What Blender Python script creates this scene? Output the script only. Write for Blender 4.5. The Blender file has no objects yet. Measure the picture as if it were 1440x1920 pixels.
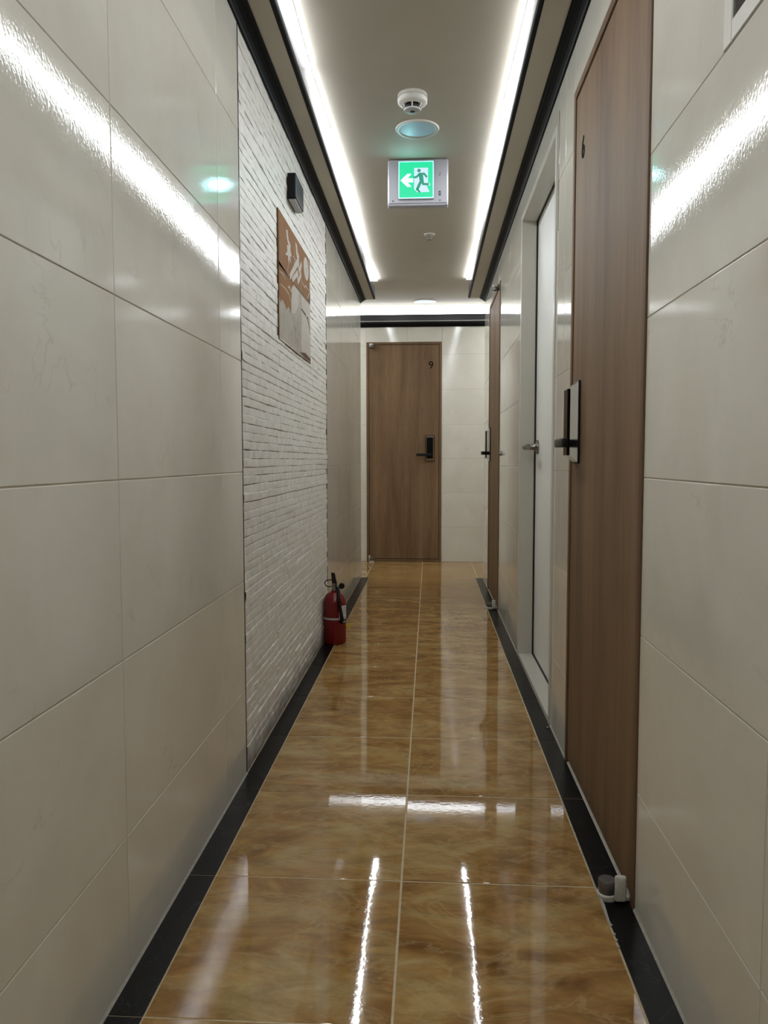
import bpy, math, random
from mathutils import Matrix, Vector
random.seed(11)
SC = bpy.context.scene
COL = SC.collection
PI = math.pi

# ------------------------------------------------------------------ dimensions (metres)
WL, WR = -0.511, 0.403          # side wall faces
YB, YT, YE = -2.6, 5.78, 6.68   # back wall, T-junction corner, end wall
ZS, ZC = 2.06, 2.18             # soffit underside, ceiling
ZM = 2.033                      # bottom of the black cornice
XA, XB = -0.401, 0.279          # inner soffit edges
XSIDE = 2.4                     # half length of the cross corridor

# ------------------------------------------------------------------ materials
def newmat(name):
    m = bpy.data.materials.new(name); m.use_nodes = True
    nt = m.node_tree
    return m, nt, nt.nodes['Principled BSDF']

def simple(name, col, rough=0.5, metal=0.0, spec=0.5, coat=0.0, noise=0.0, nscale=20.0):
    m, nt, b = newmat(name)
    b.inputs['Base Color'].default_value = (*col, 1)
    b.inputs['Roughness'].default_value = rough
    b.inputs['Metallic'].default_value = metal
    b.inputs['Specular IOR Level'].default_value = spec
    b.inputs['Coat Weight'].default_value = coat
    if noise > 0:
        tc = nt.nodes.new('ShaderNodeTexCoord')
        n = nt.nodes.new('ShaderNodeTexNoise'); n.inputs['Scale'].default_value = nscale; n.inputs['Detail'].default_value = 6
        mx = nt.nodes.new('ShaderNodeMix'); mx.data_type = 'RGBA'; mx.blend_type = 'MULTIPLY'
        r = nt.nodes.new('ShaderNodeMapRange'); r.inputs['To Min'].default_value = 1 - noise; r.inputs['To Max'].default_value = 1 + noise * .4
        nt.links.new(tc.outputs['Object'], n.inputs['Vector'])
        nt.links.new(n.outputs['Fac'], r.inputs['Value'])
        mx.inputs[0].default_value = 1.0
        mx.inputs[6].default_value = (*col, 1)
        nt.links.new(r.outputs['Result'], mx.inputs[7])
        nt.links.new(mx.outputs[2], b.inputs['Base Color'])
    return m

def emit(name, col, strength):
    m, nt, b = newmat(name)
    b.inputs['Base Color'].default_value = (.03, .03, .03, 1)
    b.inputs['Emission Color'].default_value = (*col, 1)
    b.inputs['Emission Strength'].default_value = strength
    b.inputs['Roughness'].default_value = 0.35
    return m

def tile_coords(nt):
    """object coordinates shifted by a per-tile random number so no two tiles match"""
    tc = nt.nodes.new('ShaderNodeTexCoord')
    at = nt.nodes.new('ShaderNodeAttribute'); at.attribute_name = 'tile'
    mul = nt.nodes.new('ShaderNodeMath'); mul.operation = 'MULTIPLY'; mul.inputs[1].default_value = 37.0
    cmb = nt.nodes.new('ShaderNodeCombineXYZ')
    add = nt.nodes.new('ShaderNodeVectorMath'); add.operation = 'ADD'
    L = nt.links.new
    L(at.outputs['Fac'], mul.inputs[0])
    for k in range(3): L(mul.outputs[0], cmb.inputs[k])
    L(tc.outputs['Object'], add.inputs[0]); L(cmb.outputs[0], add.inputs[1])
    return tc, at, add.outputs[0]

def wall_tile_mat():
    m, nt, b = newmat('cream_glazed_tile'); L = nt.links.new
    tc, at, vec = tile_coords(nt)
    n = nt.nodes.new('ShaderNodeTexNoise'); n.inputs['Scale'].default_value = 3.5; n.inputs['Detail'].default_value = 8; n.inputs['Roughness'].default_value = .62; n.inputs['Distortion'].default_value = .6
    L(vec, n.inputs['Vector'])
    cr = nt.nodes.new('ShaderNodeValToRGB')
    cr.color_ramp.elements[0].position = .3; cr.color_ramp.elements[0].color = (.585, .56, .485, 1)
    cr.color_ramp.elements[1].position = .72; cr.color_ramp.elements[1].color = (.665, .645, .575, 1)
    L(n.outputs['Fac'], cr.inputs[0])
    # sparse hair-thin veins
    n2 = nt.nodes.new('ShaderNodeTexNoise'); n2.inputs['Scale'].default_value = 4.2; n2.inputs['Detail'].default_value = 9; n2.inputs['Distortion'].default_value = 1.4
    L(vec, n2.inputs['Vector'])
    s = nt.nodes.new('ShaderNodeMath'); s.operation = 'SUBTRACT'; s.inputs[1].default_value = .5; L(n2.outputs['Fac'], s.inputs[0])
    a = nt.nodes.new('ShaderNodeMath'); a.operation = 'ABSOLUTE'; L(s.outputs[0], a.inputs[0])
    r = nt.nodes.new('ShaderNodeMapRange'); r.inputs['From Max'].default_value = .012; r.inputs['To Min'].default_value = 1; r.inputs['To Max'].default_value = 0; L(a.outputs[0], r.inputs['Value'])
    n3 = nt.nodes.new('ShaderNodeTexNoise'); n3.inputs['Scale'].default_value = 5; L(vec, n3.inputs['Vector'])
    r3 = nt.nodes.new('ShaderNodeMapRange'); r3.inputs['From Min'].default_value = .56; r3.inputs['From Max'].default_value = .68; L(n3.outputs['Fac'], r3.inputs['Value'])
    mm = nt.nodes.new('ShaderNodeMath'); mm.operation = 'MULTIPLY'; L(r.outputs[0], mm.inputs[0]); L(r3.outputs[0], mm.inputs[1])
    m2 = nt.nodes.new('ShaderNodeMath'); m2.operation = 'MULTIPLY'; m2.inputs[1].default_value = .22; L(mm.outputs[0], m2.inputs[0])
    mx = nt.nodes.new('ShaderNodeMix'); mx.data_type = 'RGBA'
    L(m2.outputs[0], mx.inputs[0]); L(cr.outputs[0], mx.inputs[6]); mx.inputs[7].default_value = (.22, .19, .13, 1)
    L(mx.outputs[2], b.inputs['Base Color'])
    b.inputs['Roughness'].default_value = .055
    b.inputs['IOR'].default_value = 1.43
    # glaze waviness: long waves and a fine orange peel
    w = nt.nodes.new('ShaderNodeTexNoise'); w.inputs['Scale'].default_value = 9; w.inputs['Detail'].default_value = 1.5
    L(vec, w.inputs['Vector'])
    f = nt.nodes.new('ShaderNodeTexNoise'); f.inputs['Scale'].default_value = 170; f.inputs['Detail'].default_value = 3
    L(vec, f.inputs['Vector'])
    b1 = nt.nodes.new('ShaderNodeBump'); b1.inputs['Strength'].default_value = 1; b1.inputs['Distance'].default_value = .00016; L(w.outputs['Fac'], b1.inputs['Height'])
    b2 = nt.nodes.new('ShaderNodeBump'); b2.inputs['Strength'].default_value = 1; b2.inputs['Distance'].default_value = .00011; L(f.outputs['Fac'], b2.inputs['Height'])
    L(b1.outputs[0], b2.inputs['Normal']); L(b2.outputs[0], b.inputs['Normal'])
    return m

def floor_tile_mat():
    m, nt, b = newmat('brown_marble_floor_tile'); L = nt.links.new
    tc, at, vec = tile_coords(nt)
    mp = nt.nodes.new('ShaderNodeMapping'); mp.inputs['Scale'].default_value = (.85, 1.7, 1.0); mp.inputs['Rotation'].default_value = (0, 0, .18); L(vec, mp.inputs['Vector'])
    n = nt.nodes.new('ShaderNodeTexNoise'); n.inputs['Scale'].default_value = 3.6; n.inputs['Detail'].default_value = 10; n.inputs['Roughness'].default_value = .6; n.inputs['Distortion'].default_value = 1.6
    L(mp.outputs[0], n.inputs['Vector'])
    cr = nt.nodes.new('ShaderNodeValToRGB'); e = cr.color_ramp.elements
    e[0].position = .28; e[0].color = (.16, .072, .018, 1)
    e[1].position = .78; e[1].color = (.48, .36, .17, 1)
    k = e.new(.42); k.color = (.28, .145, .040, 1)
    k = e.new(.54); k.color = (.345, .20, .065, 1)
    k = e.new(.65); k.color = (.39, .265, .105, 1)
    L(n.outputs['Fac'], cr.inputs[0])
    n2 = nt.nodes.new('ShaderNodeTexNoise'); n2.inputs['Scale'].default_value = 7; n2.inputs['Detail'].default_value = 10; n2.inputs['Roughness'].default_value = .7; n2.inputs['Distortion'].default_value = 2.4
    L(mp.outputs[0], n2.inputs['Vector'])
    r = nt.nodes.new('ShaderNodeMapRange'); r.inputs['From Min'].default_value = .35; r.inputs['From Max'].default_value = .65; r.inputs['To Min'].default_value = .66; r.inputs['To Max'].default_value = 1.10; L(n2.outputs['Fac'], r.inputs['Value'])
    mx = nt.nodes.new('ShaderNodeMix'); mx.data_type = 'RGBA'; mx.blend_type = 'MULTIPLY'; mx.inputs[0].default_value = 1
    L(cr.outputs[0], mx.inputs[6]); L(r.outputs[0], mx.inputs[7])
    # fine pale veins running through the brown
    n5 = nt.nodes.new('ShaderNodeTexNoise'); n5.inputs['Scale'].default_value = 4.5; n5.inputs['Detail'].default_value = 9; n5.inputs['Roughness'].default_value = .62; n5.inputs['Distortion'].default_value = 1.1
    L(mp.outputs[0], n5.inputs['Vector'])
    s5 = nt.nodes.new('ShaderNodeMath'); s5.operation = 'SUBTRACT'; s5.inputs[1].default_value = .5; L(n5.outputs['Fac'], s5.inputs[0])
    a5 = nt.nodes.new('ShaderNodeMath'); a5.operation = 'ABSOLUTE'; L(s5.outputs[0], a5.inputs[0])
    r5 = nt.nodes.new('ShaderNodeMapRange'); r5.inputs['From Max'].default_value = .030; r5.inputs['To Min'].default_value = .38; r5.inputs['To Max'].default_value = 0; L(a5.outputs[0], r5.inputs['Value'])
    mv = nt.nodes.new('ShaderNodeMix'); mv.data_type = 'RGBA'; L(r5.outputs[0], mv.inputs[0]); L(mx.outputs[2], mv.inputs[6]); mv.inputs[7].default_value = (.42, .30, .14, 1)
    L(mv.outputs[2], b.inputs['Base Color'])
    b.inputs['Roughness'].default_value = .035
    b.inputs['IOR'].default_value = 1.52
    w = nt.nodes.new('ShaderNodeTexNoise'); w.inputs['Scale'].default_value = 5; w.inputs['Detail'].default_value = 1
    L(vec, w.inputs['Vector'])
    f = nt.nodes.new('ShaderNodeTexNoise'); f.inputs['Scale'].default_value = 90; f.inputs['Detail'].default_value = 2
    L(vec, f.inputs['Vector'])
    b1 = nt.nodes.new('ShaderNodeBump'); b1.inputs['Distance'].default_value = .00012; L(w.outputs['Fac'], b1.inputs['Height']); b1.inputs['Strength'].default_value = 1
    b2 = nt.nodes.new('ShaderNodeBump'); b2.inputs['Distance'].default_value = .00004; L(f.outputs['Fac'], b2.inputs['Height']); b2.inputs['Strength'].default_value = 1
    L(b1.outputs[0], b2.inputs['Normal']); L(b2.outputs[0], b.inputs['Normal'])
    return m

def black_marble_mat():
    m, nt, b = newmat('black_marble'); L = nt.links.new
    tc, at, vec = tile_coords(nt)
    n2 = nt.nodes.new('ShaderNodeTexNoise'); n2.inputs['Scale'].default_value = 6; n2.inputs['Detail'].default_value = 6; n2.inputs['Distortion'].default_value = 2
    L(vec, n2.inputs['Vector'])
    s = nt.nodes.new('ShaderNodeMath'); s.operation = 'SUBTRACT'; s.inputs[1].default_value = .56; L(n2.outputs['Fac'], s.inputs[0])
    a = nt.nodes.new('ShaderNodeMath'); a.operation = 'ABSOLUTE'; L(s.outputs[0], a.inputs[0])
    r = nt.nodes.new('ShaderNodeMapRange'); r.inputs['From Max'].default_value = .008; r.inputs['To Min'].default_value = .5; r.inputs['To Max'].default_value = 0; L(a.outputs[0], r.inputs['Value'])
    mx = nt.nodes.new('ShaderNodeMix'); mx.data_type = 'RGBA'
    L(r.outputs[0], mx.inputs[0]); mx.inputs[6].default_value = (.0042, .0038, .0034, 1); mx.inputs[7].default_value = (.06, .06, .06, 1)
    L(mx.outputs[2], b.inputs['Base Color'])
    b.inputs['Roughness'].default_value = .30
    b.inputs['Specular IOR Level'].default_value = .15
    return m

def wood_mat(name, c0, c1, axis='Z'):
    m, nt, b = newmat(name); L = nt.links.new
    tc = nt.nodes.new('ShaderNodeTexCoord')
    mp = nt.nodes.new('ShaderNodeMapping'); mp.inputs['Scale'].default_value = (7, 7, .55); L(tc.outputs['Object'], mp.inputs['Vector'])
    n = nt.nodes.new('ShaderNodeTexNoise'); n.inputs['Scale'].default_value = 1.6; n.inputs['Detail'].default_value = 6; n.inputs['Distortion'].default_value = .35; L(mp.outputs[0], n.inputs['Vector'])
    mp2 = nt.nodes.new('ShaderNodeMapping'); mp2.inputs['Scale'].default_value = (160, 160, 5); L(tc.outputs['Object'], mp2.inputs['Vector'])
    g = nt.nodes.new('ShaderNodeTexNoise'); g.inputs['Scale'].default_value = 1.5; g.inputs['Detail'].default_value = 4; L(mp2.outputs[0], g.inputs['Vector'])
    mixf = nt.nodes.new('ShaderNodeMath'); mixf.operation = 'MULTIPLY_ADD'; mixf.inputs[1].default_value = .4; L(g.outputs['Fac'], mixf.inputs[0])
    h = nt.nodes.new('ShaderNodeMath'); h.operation = 'MULTIPLY'; h.inputs[1].default_value = .6; L(n.outputs['Fac'], h.inputs[0]); L(h.outputs[0], mixf.inputs[2])
    cr = nt.nodes.new('ShaderNodeValToRGB')
    cr.color_ramp.elements[0].position = .36; cr.color_ramp.elements[0].color = (*c0, 1)
    cr.color_ramp.elements[1].position = .64; cr.color_ramp.elements[1].color = (*c1, 1)
    L(mixf.outputs[0], cr.inputs[0]); L(cr.outputs[0], b.inputs['Base Color'])
    b.inputs['Roughness'].default_value = .55
    b.inputs['Specular IOR Level'].default_value = .2
    bp = nt.nodes.new('ShaderNodeBump'); bp.inputs['Distance'].default_value = .0002; bp.inputs['Strength'].default_value = .6; L(g.outputs['Fac'], bp.inputs['Height']); L(bp.outputs[0], b.inputs['Normal'])
    return m

def brick_mat():
    m, nt, b = newmat('white_painted_brick'); L = nt.links.new
    tc = nt.nodes.new('ShaderNodeTexCoord')
    n = nt.nodes.new('ShaderNodeTexNoise'); n.inputs['Scale'].default_value = 28; n.inputs['Detail'].default_value = 8; L(tc.outputs['Object'], n.inputs['Vector'])
    cr = nt.nodes.new('ShaderNodeValToRGB')
    cr.color_ramp.elements[0].position = .3; cr.color_ramp.elements[0].color = (.62, .605, .56, 1)
    cr.color_ramp.elements[1].position = .65; cr.color_ramp.elements[1].color = (.76, .745, .70, 1)
    L(n.outputs['Fac'], cr.inputs[0])
    # scuffed grime along the foot of the panel
    sx = nt.nodes.new('ShaderNodeSeparateXYZ'); L(tc.outputs['Object'], sx.inputs[0])
    n4 = nt.nodes.new('ShaderNodeTexNoise'); n4.inputs['Scale'].default_value = 16; n4.inputs['Detail'].default_value = 6; L(tc.outputs['Object'], n4.inputs['Vector'])
    ma = nt.nodes.new('ShaderNodeMath'); ma.operation = 'MULTIPLY_ADD'; ma.inputs[1].default_value = -.16; L(n4.outputs['Fac'], ma.inputs[0]); L(sx.outputs['Z'], ma.inputs[2])
    rr = nt.nodes.new('ShaderNodeMapRange'); rr.inputs['From Min'].default_value = -.085; rr.inputs['From Max'].default_value = .02; rr.inputs['To Min'].default_value = .75; rr.inputs['To Max'].default_value = 0; L(ma.outputs[0], rr.inputs['Value'])
    mx = nt.nodes.new('ShaderNodeMix'); mx.data_type = 'RGBA'; L(rr.outputs[0], mx.inputs[0]); L(cr.outputs[0], mx.inputs[6]); mx.inputs[7].default_value = (.13, .11, .095, 1)
    L(mx.outputs[2], b.inputs['Base Color'])
    b.inputs['Roughness'].default_value = .42
    f = nt.nodes.new('ShaderNodeTexNoise'); f.inputs['Scale'].default_value = 70; f.inputs['Detail'].default_value = 6; L(tc.outputs['Object'], f.inputs['Vector'])
    bp = nt.nodes.new('ShaderNodeBump'); bp.inputs['Distance'].default_value = .0024; bp.inputs['Strength'].default_value = .8; L(f.outputs['Fac'], bp.inputs['Height']); L(bp.outputs[0], b.inputs['Normal'])
    return m

M = {}
M['tile'] = wall_tile_mat()
M['floor'] = floor_tile_mat()
M['marble'] = black_marble_mat()
M['wood'] = wood_mat('walnut_veneer', (.115, .066, .034), (.215, .135, .072))
M['wood_frame'] = wood_mat('walnut_frame', (.10, .057, .031), (.175, .108, .058))
M['brick'] = brick_mat()
M['grout_wall'] = simple('wall_grout', (.50, .46, .38), .8, noise=.25, nscale=40)
M['grout_floor'] = simple('floor_grout', (.50, .39, .24), .6, noise=.35, nscale=60)
M['grout_black'] = simple('black_strip_grout', (.10, .095, .085), .7, noise=.3, nscale=60)
M['caulk'] = simple('white_caulk', (.40, .375, .32), .6, noise=.4, nscale=90)
M['core'] = simple('plaster_core', (.45, .43, .38), .8, noise=.1)
M['ceiling'] = simple('beige_ceiling_paper', (.45, .415, .345), .75, noise=.06, nscale=6)
M['soffit'] = simple('beige_soffit_paper', (.46, .425, .35), .75, noise=.06, nscale=6)
M['cornice'] = simple('black_lacquer', (.0035, .0035, .004), .5, spec=.08, noise=.2, nscale=30)
M['trim_face'] = simple('dark_grey_trim', (.035, .035, .040), .3, noise=.2, nscale=30)
M['trim_brown'] = simple('dark_brown_trim', (.03, .022, .016), .35, noise=.2, nscale=30)
M['groove'] = simple('dark_seam_metal', (.05, .05, .05), .25, metal=.6, noise=.2)
M['white_frame'] = simple('white_door_lacquer', (.52, .50, .44), .3, noise=.05)
M['white_leaf'] = simple('grey_white_door_panel', (.78, .785, .745), .42, noise=.08, nscale=70)
M['gap'] = simple('black_gasket', (.012, .012, .012), .6, noise=.1)
M['black_plastic'] = simple('black_plastic', (.005, .005, .006), .4, spec=.22, noise=.1)
M['ink'] = simple('black_number_ink', (.004, .004, .004), .7, spec=.05, noise=.1)
M['black_gloss'] = simple('black_glass', (.003, .003, .0035), .1, spec=.15, noise=.1)
M['lever_black'] = simple('black_lever', (.009, .009, .0085), .45, spec=.2, noise=.1)
M['chrome'] = simple('chrome', (.72, .72, .72), .12, metal=1, noise=.05)
M['steel'] = simple('brushed_nickel', (.26, .245, .22), .3, metal=1, noise=.15, nscale=60)
M['hinge_grey'] = simple('grey_hinge_metal', (.16, .145, .14), .38, metal=.7, noise=.2, nscale=80)
M['hinge_white'] = simple('chipped_white_paint', (.55, .53, .46), .55, noise=.45, nscale=120)
M['white_plastic'] = simple('white_plastic', (.54, .53, .49), .4, noise=.05)
M['grey_plastic'] = simple('grey_plastic', (.42, .42, .42), .45, noise=.05)
M['silver_plastic'] = simple('silver_sign_housing', (.36, .355, .39), .35, noise=.05)
M['diffuser'] = simple('frosted_diffuser', (.46, .63, .82), .45, noise=.04)
M['dark'] = simple('dark_slot', (.01, .009, .008), .7, noise=.1)
M['red'] = simple('red_enamel', (.15, .003, .005), .22, noise=.15, nscale=15)
M['label'] = simple('white_label', (.62, .6, .58), .5, noise=.1)
M['yellow'] = simple('yellow_tag', (.62, .50, .02), .5, noise=.1)
M['window_glass'] = simple('dark_window_glass', (.035, .036, .038), .08, noise=.2)
M['art_brown'] = simple('brown_art_ink', (.25, .105, .021), .6, spec=.12, noise=.35, nscale=9)
M['art_dark'] = simple('dark_art_ink', (.12, .07, .03), .6, spec=.12, noise=.4, nscale=14)
M['art_cream'] = simple('cream_art_ink', (.52, .48, .42), .6, spec=.12, noise=.2, nscale=12)
M['art_grey'] = simple('grey_art_ink', (.42, .38, .32), .6, spec=.12, noise=.35, nscale=16)
M['art_line'] = simple('grey_brown_art_ink', (.22, .18, .14), .5, noise=.4, nscale=40)
M['lens'] = simple('frosted_lamp_lens', (.40, .41, .42), .4, noise=.05)
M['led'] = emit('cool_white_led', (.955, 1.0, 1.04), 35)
M['led_end'] = emit('cool_white_led_end_cove', (.95, 1.0, 1.05), 7)
M['led_arm'] = emit('cool_white_batten', (.955, 1.0, 1.04), 55)
M['sign_green'] = emit('exit_green', (.0, .78, .36), 1.0)
M['sign_man'] = emit('exit_man_green', (.01, .34, .20), .9)
M['sign_white'] = emit('exit_white', (.36, .92, 1.0), 42)
M['sign_door'] = emit('exit_door_white', (.62, .80, .95), 1.05)
M['sign_edge'] = emit('exit_edge_cyan', (.25, 1.0, .85), 4)

# ------------------------------------------------------------------ mesh builder
class MB:
    def __init__(s, *mats): s.v = []; s.f = []; s.m = []; s.t = []; s.mats = list(mats); s.sm = []
    def add(s, vs, fs, mat=0, tile=0.0, smooth=False):
        o = len(s.v); s.v += [tuple(v) for v in vs]
        for f in fs: s.f.append(tuple(i + o for i in f)); s.m.append(mat); s.t.append(tile); s.sm.append(smooth)
        return s
    def box(s, x0, x1, y0, y1, z0, z1, mat=0, bev=0.0, tile=0.0, seg=1):
        if bev <= 0:
            vs = [(x, y, z) for z in (z0, z1) for y in (y0, y1) for x in (x0, x1)]
            return s.add(vs, [(0, 2, 3, 1), (4, 5, 7, 6), (0, 1, 5, 4), (2, 6, 7, 3), (0, 4, 6, 2), (1, 3, 7, 5)], mat, tile)
        import bmesh
        bm = bmesh.new(); bmesh.ops.create_cube(bm, size=1)
        for v in bm.verts: v.co = Vector(((x0 + x1) / 2 + v.co.x * (x1 - x0), (y0 + y1) / 2 + v.co.y * (y1 - y0), (z0 + z1) / 2 + v.co.z * (z1 - z0)))
        bmesh.ops.bevel(bm, geom=bm.edges[:], offset=bev, segments=seg, affect='EDGES', profile=.5)
        bm.verts.index_update()
        s.add([v.co.copy() for v in bm.verts], [[v.index for v in f.verts] for f in bm.faces], mat, tile); bm.free(); return s
    def lathe(s, prof, n=32, mat=0, org=(0, 0, 0), axis='Z', smooth=True, cap=True):
        vs = []; fs = []
        for r, h in prof:
            for k in range(n):
                a = 2 * PI * k / n; p = (r * math.cos(a), r * math.sin(a), h)
                if axis == 'X': p = (p[2], p[0], p[1])
                if axis == 'Y': p = (p[0], p[2], p[1])
                vs.append((p[0] + org[0], p[1] + org[1], p[2] + org[2]))
        for i in range(len(prof) - 1):
            for k in range(n):
                fs.append((i * n + k, i * n + (k + 1) % n, (i + 1) * n + (k + 1) % n, (i + 1) * n + k))
        if cap:
            fs.append(tuple(range(n - 1, -1, -1))); fs.append(tuple((len(prof) - 1) * n + k for k in range(n)))
        return s.add(vs, fs, mat, 0.0, smooth)
    def tube(s, pts, r, n=10, mat=0, smooth=True):
        pts = [Vector(p) for p in pts]; vs = []; fs = []
        rs = r if isinstance(r, (list, tuple)) else [r] * len(pts)
        up = None
        for i, p in enumerate(pts):
            d = (pts[min(i + 1, len(pts) - 1)] - pts[max(i - 1, 0)]).normalized()
            if up is None:
                up = Vector((0, 0, 1)) if abs(d.z) < .9 else Vector((1, 0, 0))
            a = d.cross(up).normalized(); b = a.cross(d).normalized(); up = b
            for k in range(n):
                t = 2 * PI * k / n; vs.append(p + (a * math.cos(t) + b * math.sin(t)) * rs[i])
        for i in range(len(pts) - 1):
            for k in range(n): fs.append((i * n + k, i * n + (k + 1) % n, (i + 1) * n + (k + 1) % n, (i + 1) * n + k))
        fs.append(tuple(range(n - 1, -1, -1))); fs.append(tuple((len(pts) - 1) * n + k for k in range(n)))
        return s.add(vs, fs, mat, 0.0, smooth)
    def prism(s, prof, a, b, axis='Y', mat=0, smooth=False):
        """extrude a closed 2-D profile (u,v) from a to b along an axis"""
        def P(u, v, t): return (u, t, v) if axis == 'Y' else (t, u, v) if axis == 'X' else (u, v, t)
        n = len(prof); vs = [P(u, v, a) for u, v in prof] + [P(u, v, b) for u, v in prof]
        fs = [(k, (k + 1) % n, n + (k + 1) % n, n + k) for k in range(n)]
        fs += [tuple(range(n - 1, -1, -1)), tuple(range(n, 2 * n))]
        return s.add(vs, fs, mat, 0.0, smooth)
    def build(s, name, parent=None, loc=(0, 0, 0)):
        me = bpy.data.meshes.new(name)
        me.from_pydata([tuple(Vector(v) - Vector(loc)) if loc != (0, 0, 0) else v for v in s.v], [], s.f)
        for m in s.mats: me.materials.append(M[m])
        me.polygons.foreach_set('material_index', s.m)
        me.polygons.foreach_set('use_smooth', s.sm)
        at = me.attributes.new('tile', 'FLOAT', 'FACE'); at.data.foreach_set('value', s.t)
        import bmesh
        bm = bmesh.new(); bm.from_mesh(me); bmesh.ops.recalc_face_normals(bm, faces=bm.faces); bm.to_mesh(me); bm.free()
        me.update()
        o = bpy.data.objects.new(name, me); COL.objects.link(o)
        if any(s.sm):
            try: me.set_sharp_from_angle(angle=math.radians(40))
            except Exception: pass
        if parent is not None:
            o.parent = parent; o.location = Vector(loc) - parent.location
        else: o.location = loc
        return o

def part(mb, name, parent, label=None, kind=None):
    """a child part, modelled in world coordinates"""
    o = mb.build(name, None)
    o.parent = parent
    p = parent; off = Vector((0, 0, 0))
    while p is not None: off += Vector(p.location); p = p.parent
    o.data.transform(Matrix.Translation(-off))
    if label: o['label'] = label
    if kind: o['kind'] = kind
    return o

def empty(name, loc):
    o = bpy.data.objects.new(name, None); COL.objects.link(o); o.location = loc; o.empty_display_size = .05
    return o

def tag(o, label=None, cat=None, group=None, kind=None):
    if label: o['label'] = label
    if cat: o['category'] = cat
    if group: o['group'] = group
    if kind: o['kind'] = kind
    return o

# ------------------------------------------------------------------ tiled surfaces
def tile_skin(mb, P, ub, vb, holes=(), gap=.0022, bev=.0011, depth=.0022, tilt=.0006, mat=0, gmat=1, urange=None, vrange=None):
    """P(u,v,n) -> world point, n = height above the nominal face. ub, vb = joint positions.
    Every tile is one slightly tilted slab with eased edges, standing on a grout bed."""
    u0, u1 = urange or (ub[0], ub[-1]); v0, v1 = vrange or (vb[0], vb[-1])
    for i in range(len(ub) - 1):
        for j in range(len(vb) - 1):
            a0, a1, b0, b1 = max(ub[i], u0), min(ub[i + 1], u1), max(vb[j], v0), min(vb[j + 1], v1)
            if a1 - a0 < .004 or b1 - b0 < .004: continue
            rnd = random.random(); ta = random.uniform(-1, 1) * tilt; tb = random.uniform(-1, 1) * tilt
            ac, bc = (a0 + a1) / 2, (b0 + b1) / 2
            rects = [(a0, a1, b0, b1, 1, 1, 1, 1)]
            for (h0, h1, k0, k1) in holes:
                nr = []
                for (c0, c1, d0, d1, f0, f1, g0, g1) in rects:
                    if h1 <= c0 or h0 >= c1 or k1 <= d0 or k0 >= d1: nr.append((c0, c1, d0, d1, f0, f1, g0, g1)); continue
                    if h0 > c0: nr.append((c0, h0, d0, d1, f0, 1, g0, g1)); 
                    if h1 < c1: nr.append((h1, c1, d0, d1, 1, f1, g0, g1))
                    m0, m1 = max(c0, h0), min(c1, h1)
                    e0 = 0 if h0 > c0 else f0; e1 = 0 if h1 < c1 else f1
                    if k0 > d0: nr.append((m0, m1, d0, k0, e0, e1, g0, 1))
                    if k1 < d1: nr.append((m0, m1, k1, d1, e0, e1, 1, g1))
                rects = nr
            for (c0, c1, d0, d1, f0, f1, g0, g1) in rects:
                if c1 - c0 < .003 or d1 - d0 < .003: continue
                q = gap / 2
                def N(u, v): return ta * (u - ac) + tb * (v - bc)
                o0, o1, p0, p1 = c0 + q * f0, c1 - q * f1, d0 + q * g0, d1 - q * g1
                i0, i1, j0, j1 = o0 + bev * f0, o1 - bev * f1, p0 + bev * g0, p1 - bev * g1
                vs = [P(u, v, -depth) for u, v in ((o0, p0), (o1, p0), (o1, p1), (o0, p1))]
                vs += [P(u, v, N(u, v) - bev * .45) for u, v in ((o0, p0), (o1, p0), (o1, p1), (o0, p1))]
                vs += [P(u, v, N(u, v)) for u, v in ((i0, j0), (i1, j0), (i1, j1), (i0, j1))]
                fs = [(8, 9, 10, 11)]
                flags = (g0, f1, g1, f0)
                for k in range(4):
                    n = (k + 1) % 4
                    if flags[k]:
                        fs += [(k, n, 4 + n, 4 + k), (4 + k, 4 + n, 8 + n, 8 + k)]
                mb.add(vs, fs, mat, rnd)

def bed(mb, P, u0, u1, v0, v1, holes, depth=.0012, mat=1):
    """grout bed just behind the tile faces, cut around the openings"""
    us = sorted({u0, u1, *[h for x in holes for h in x[:2] if u0 < h < u1]})
    vs_ = sorted({v0, v1, *[h for x in holes for h in x[2:] if v0 < h < v1]})
    for a, b in zip(us, us[1:]):
        for c, d in zip(vs_, vs_[1:]):
            m, n = (a + b) / 2, (c + d) / 2
            if any(h[0] < m < h[1] and h[2] < n < h[3] for h in holes): continue
            mb.add([P(a, c, -depth), P(b, c, -depth), P(b, d, -depth), P(a, d, -depth)], [(0, 1, 2, 3)], mat)

ZJ = [-.06, .243, .545, .847, 1.148, 1.448, 1.752, 2.052, 2.30]

# ---- left wall
SEAM0, SEAM1 = 2.103, 3.855
PL = lambda u, v, n: (WL + n, u, v)
w = MB('tile', 'grout_wall', 'core')
yj = [YB - .02] + [1.25 - .635 * k for k in range(6, 0, -1)] + [1.25, 1.885, 2.52]
tile_skin(w, PL, yj, ZJ, urange=(YB, SEAM0 - .003), vrange=(0, ZS))
tile_skin(w, PL, [3.2, 3.83, 4.45, 5.08, 5.71, 6.3], ZJ, urange=(SEAM1 + .003, YT), vrange=(0, ZS))
bed(w, PL, YB, SEAM0 - .003, 0, ZC, ()); bed(w, PL, SEAM1 + .003, YT, 0, ZC, ())
w.box(WL - .12, WL - .0135, YB, YT, 0, ZC, 2)
w.box(WL - .02, WL - .0022, YB, SEAM0 - .003, 0, ZC, 2); w.box(WL - .02, WL - .0022, SEAM1 + .003, YT, 0, ZC, 2)
wall_left = tag(w.build('wall_left'), 'left corridor wall of glossy cream tiles', kind='structure')

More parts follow.
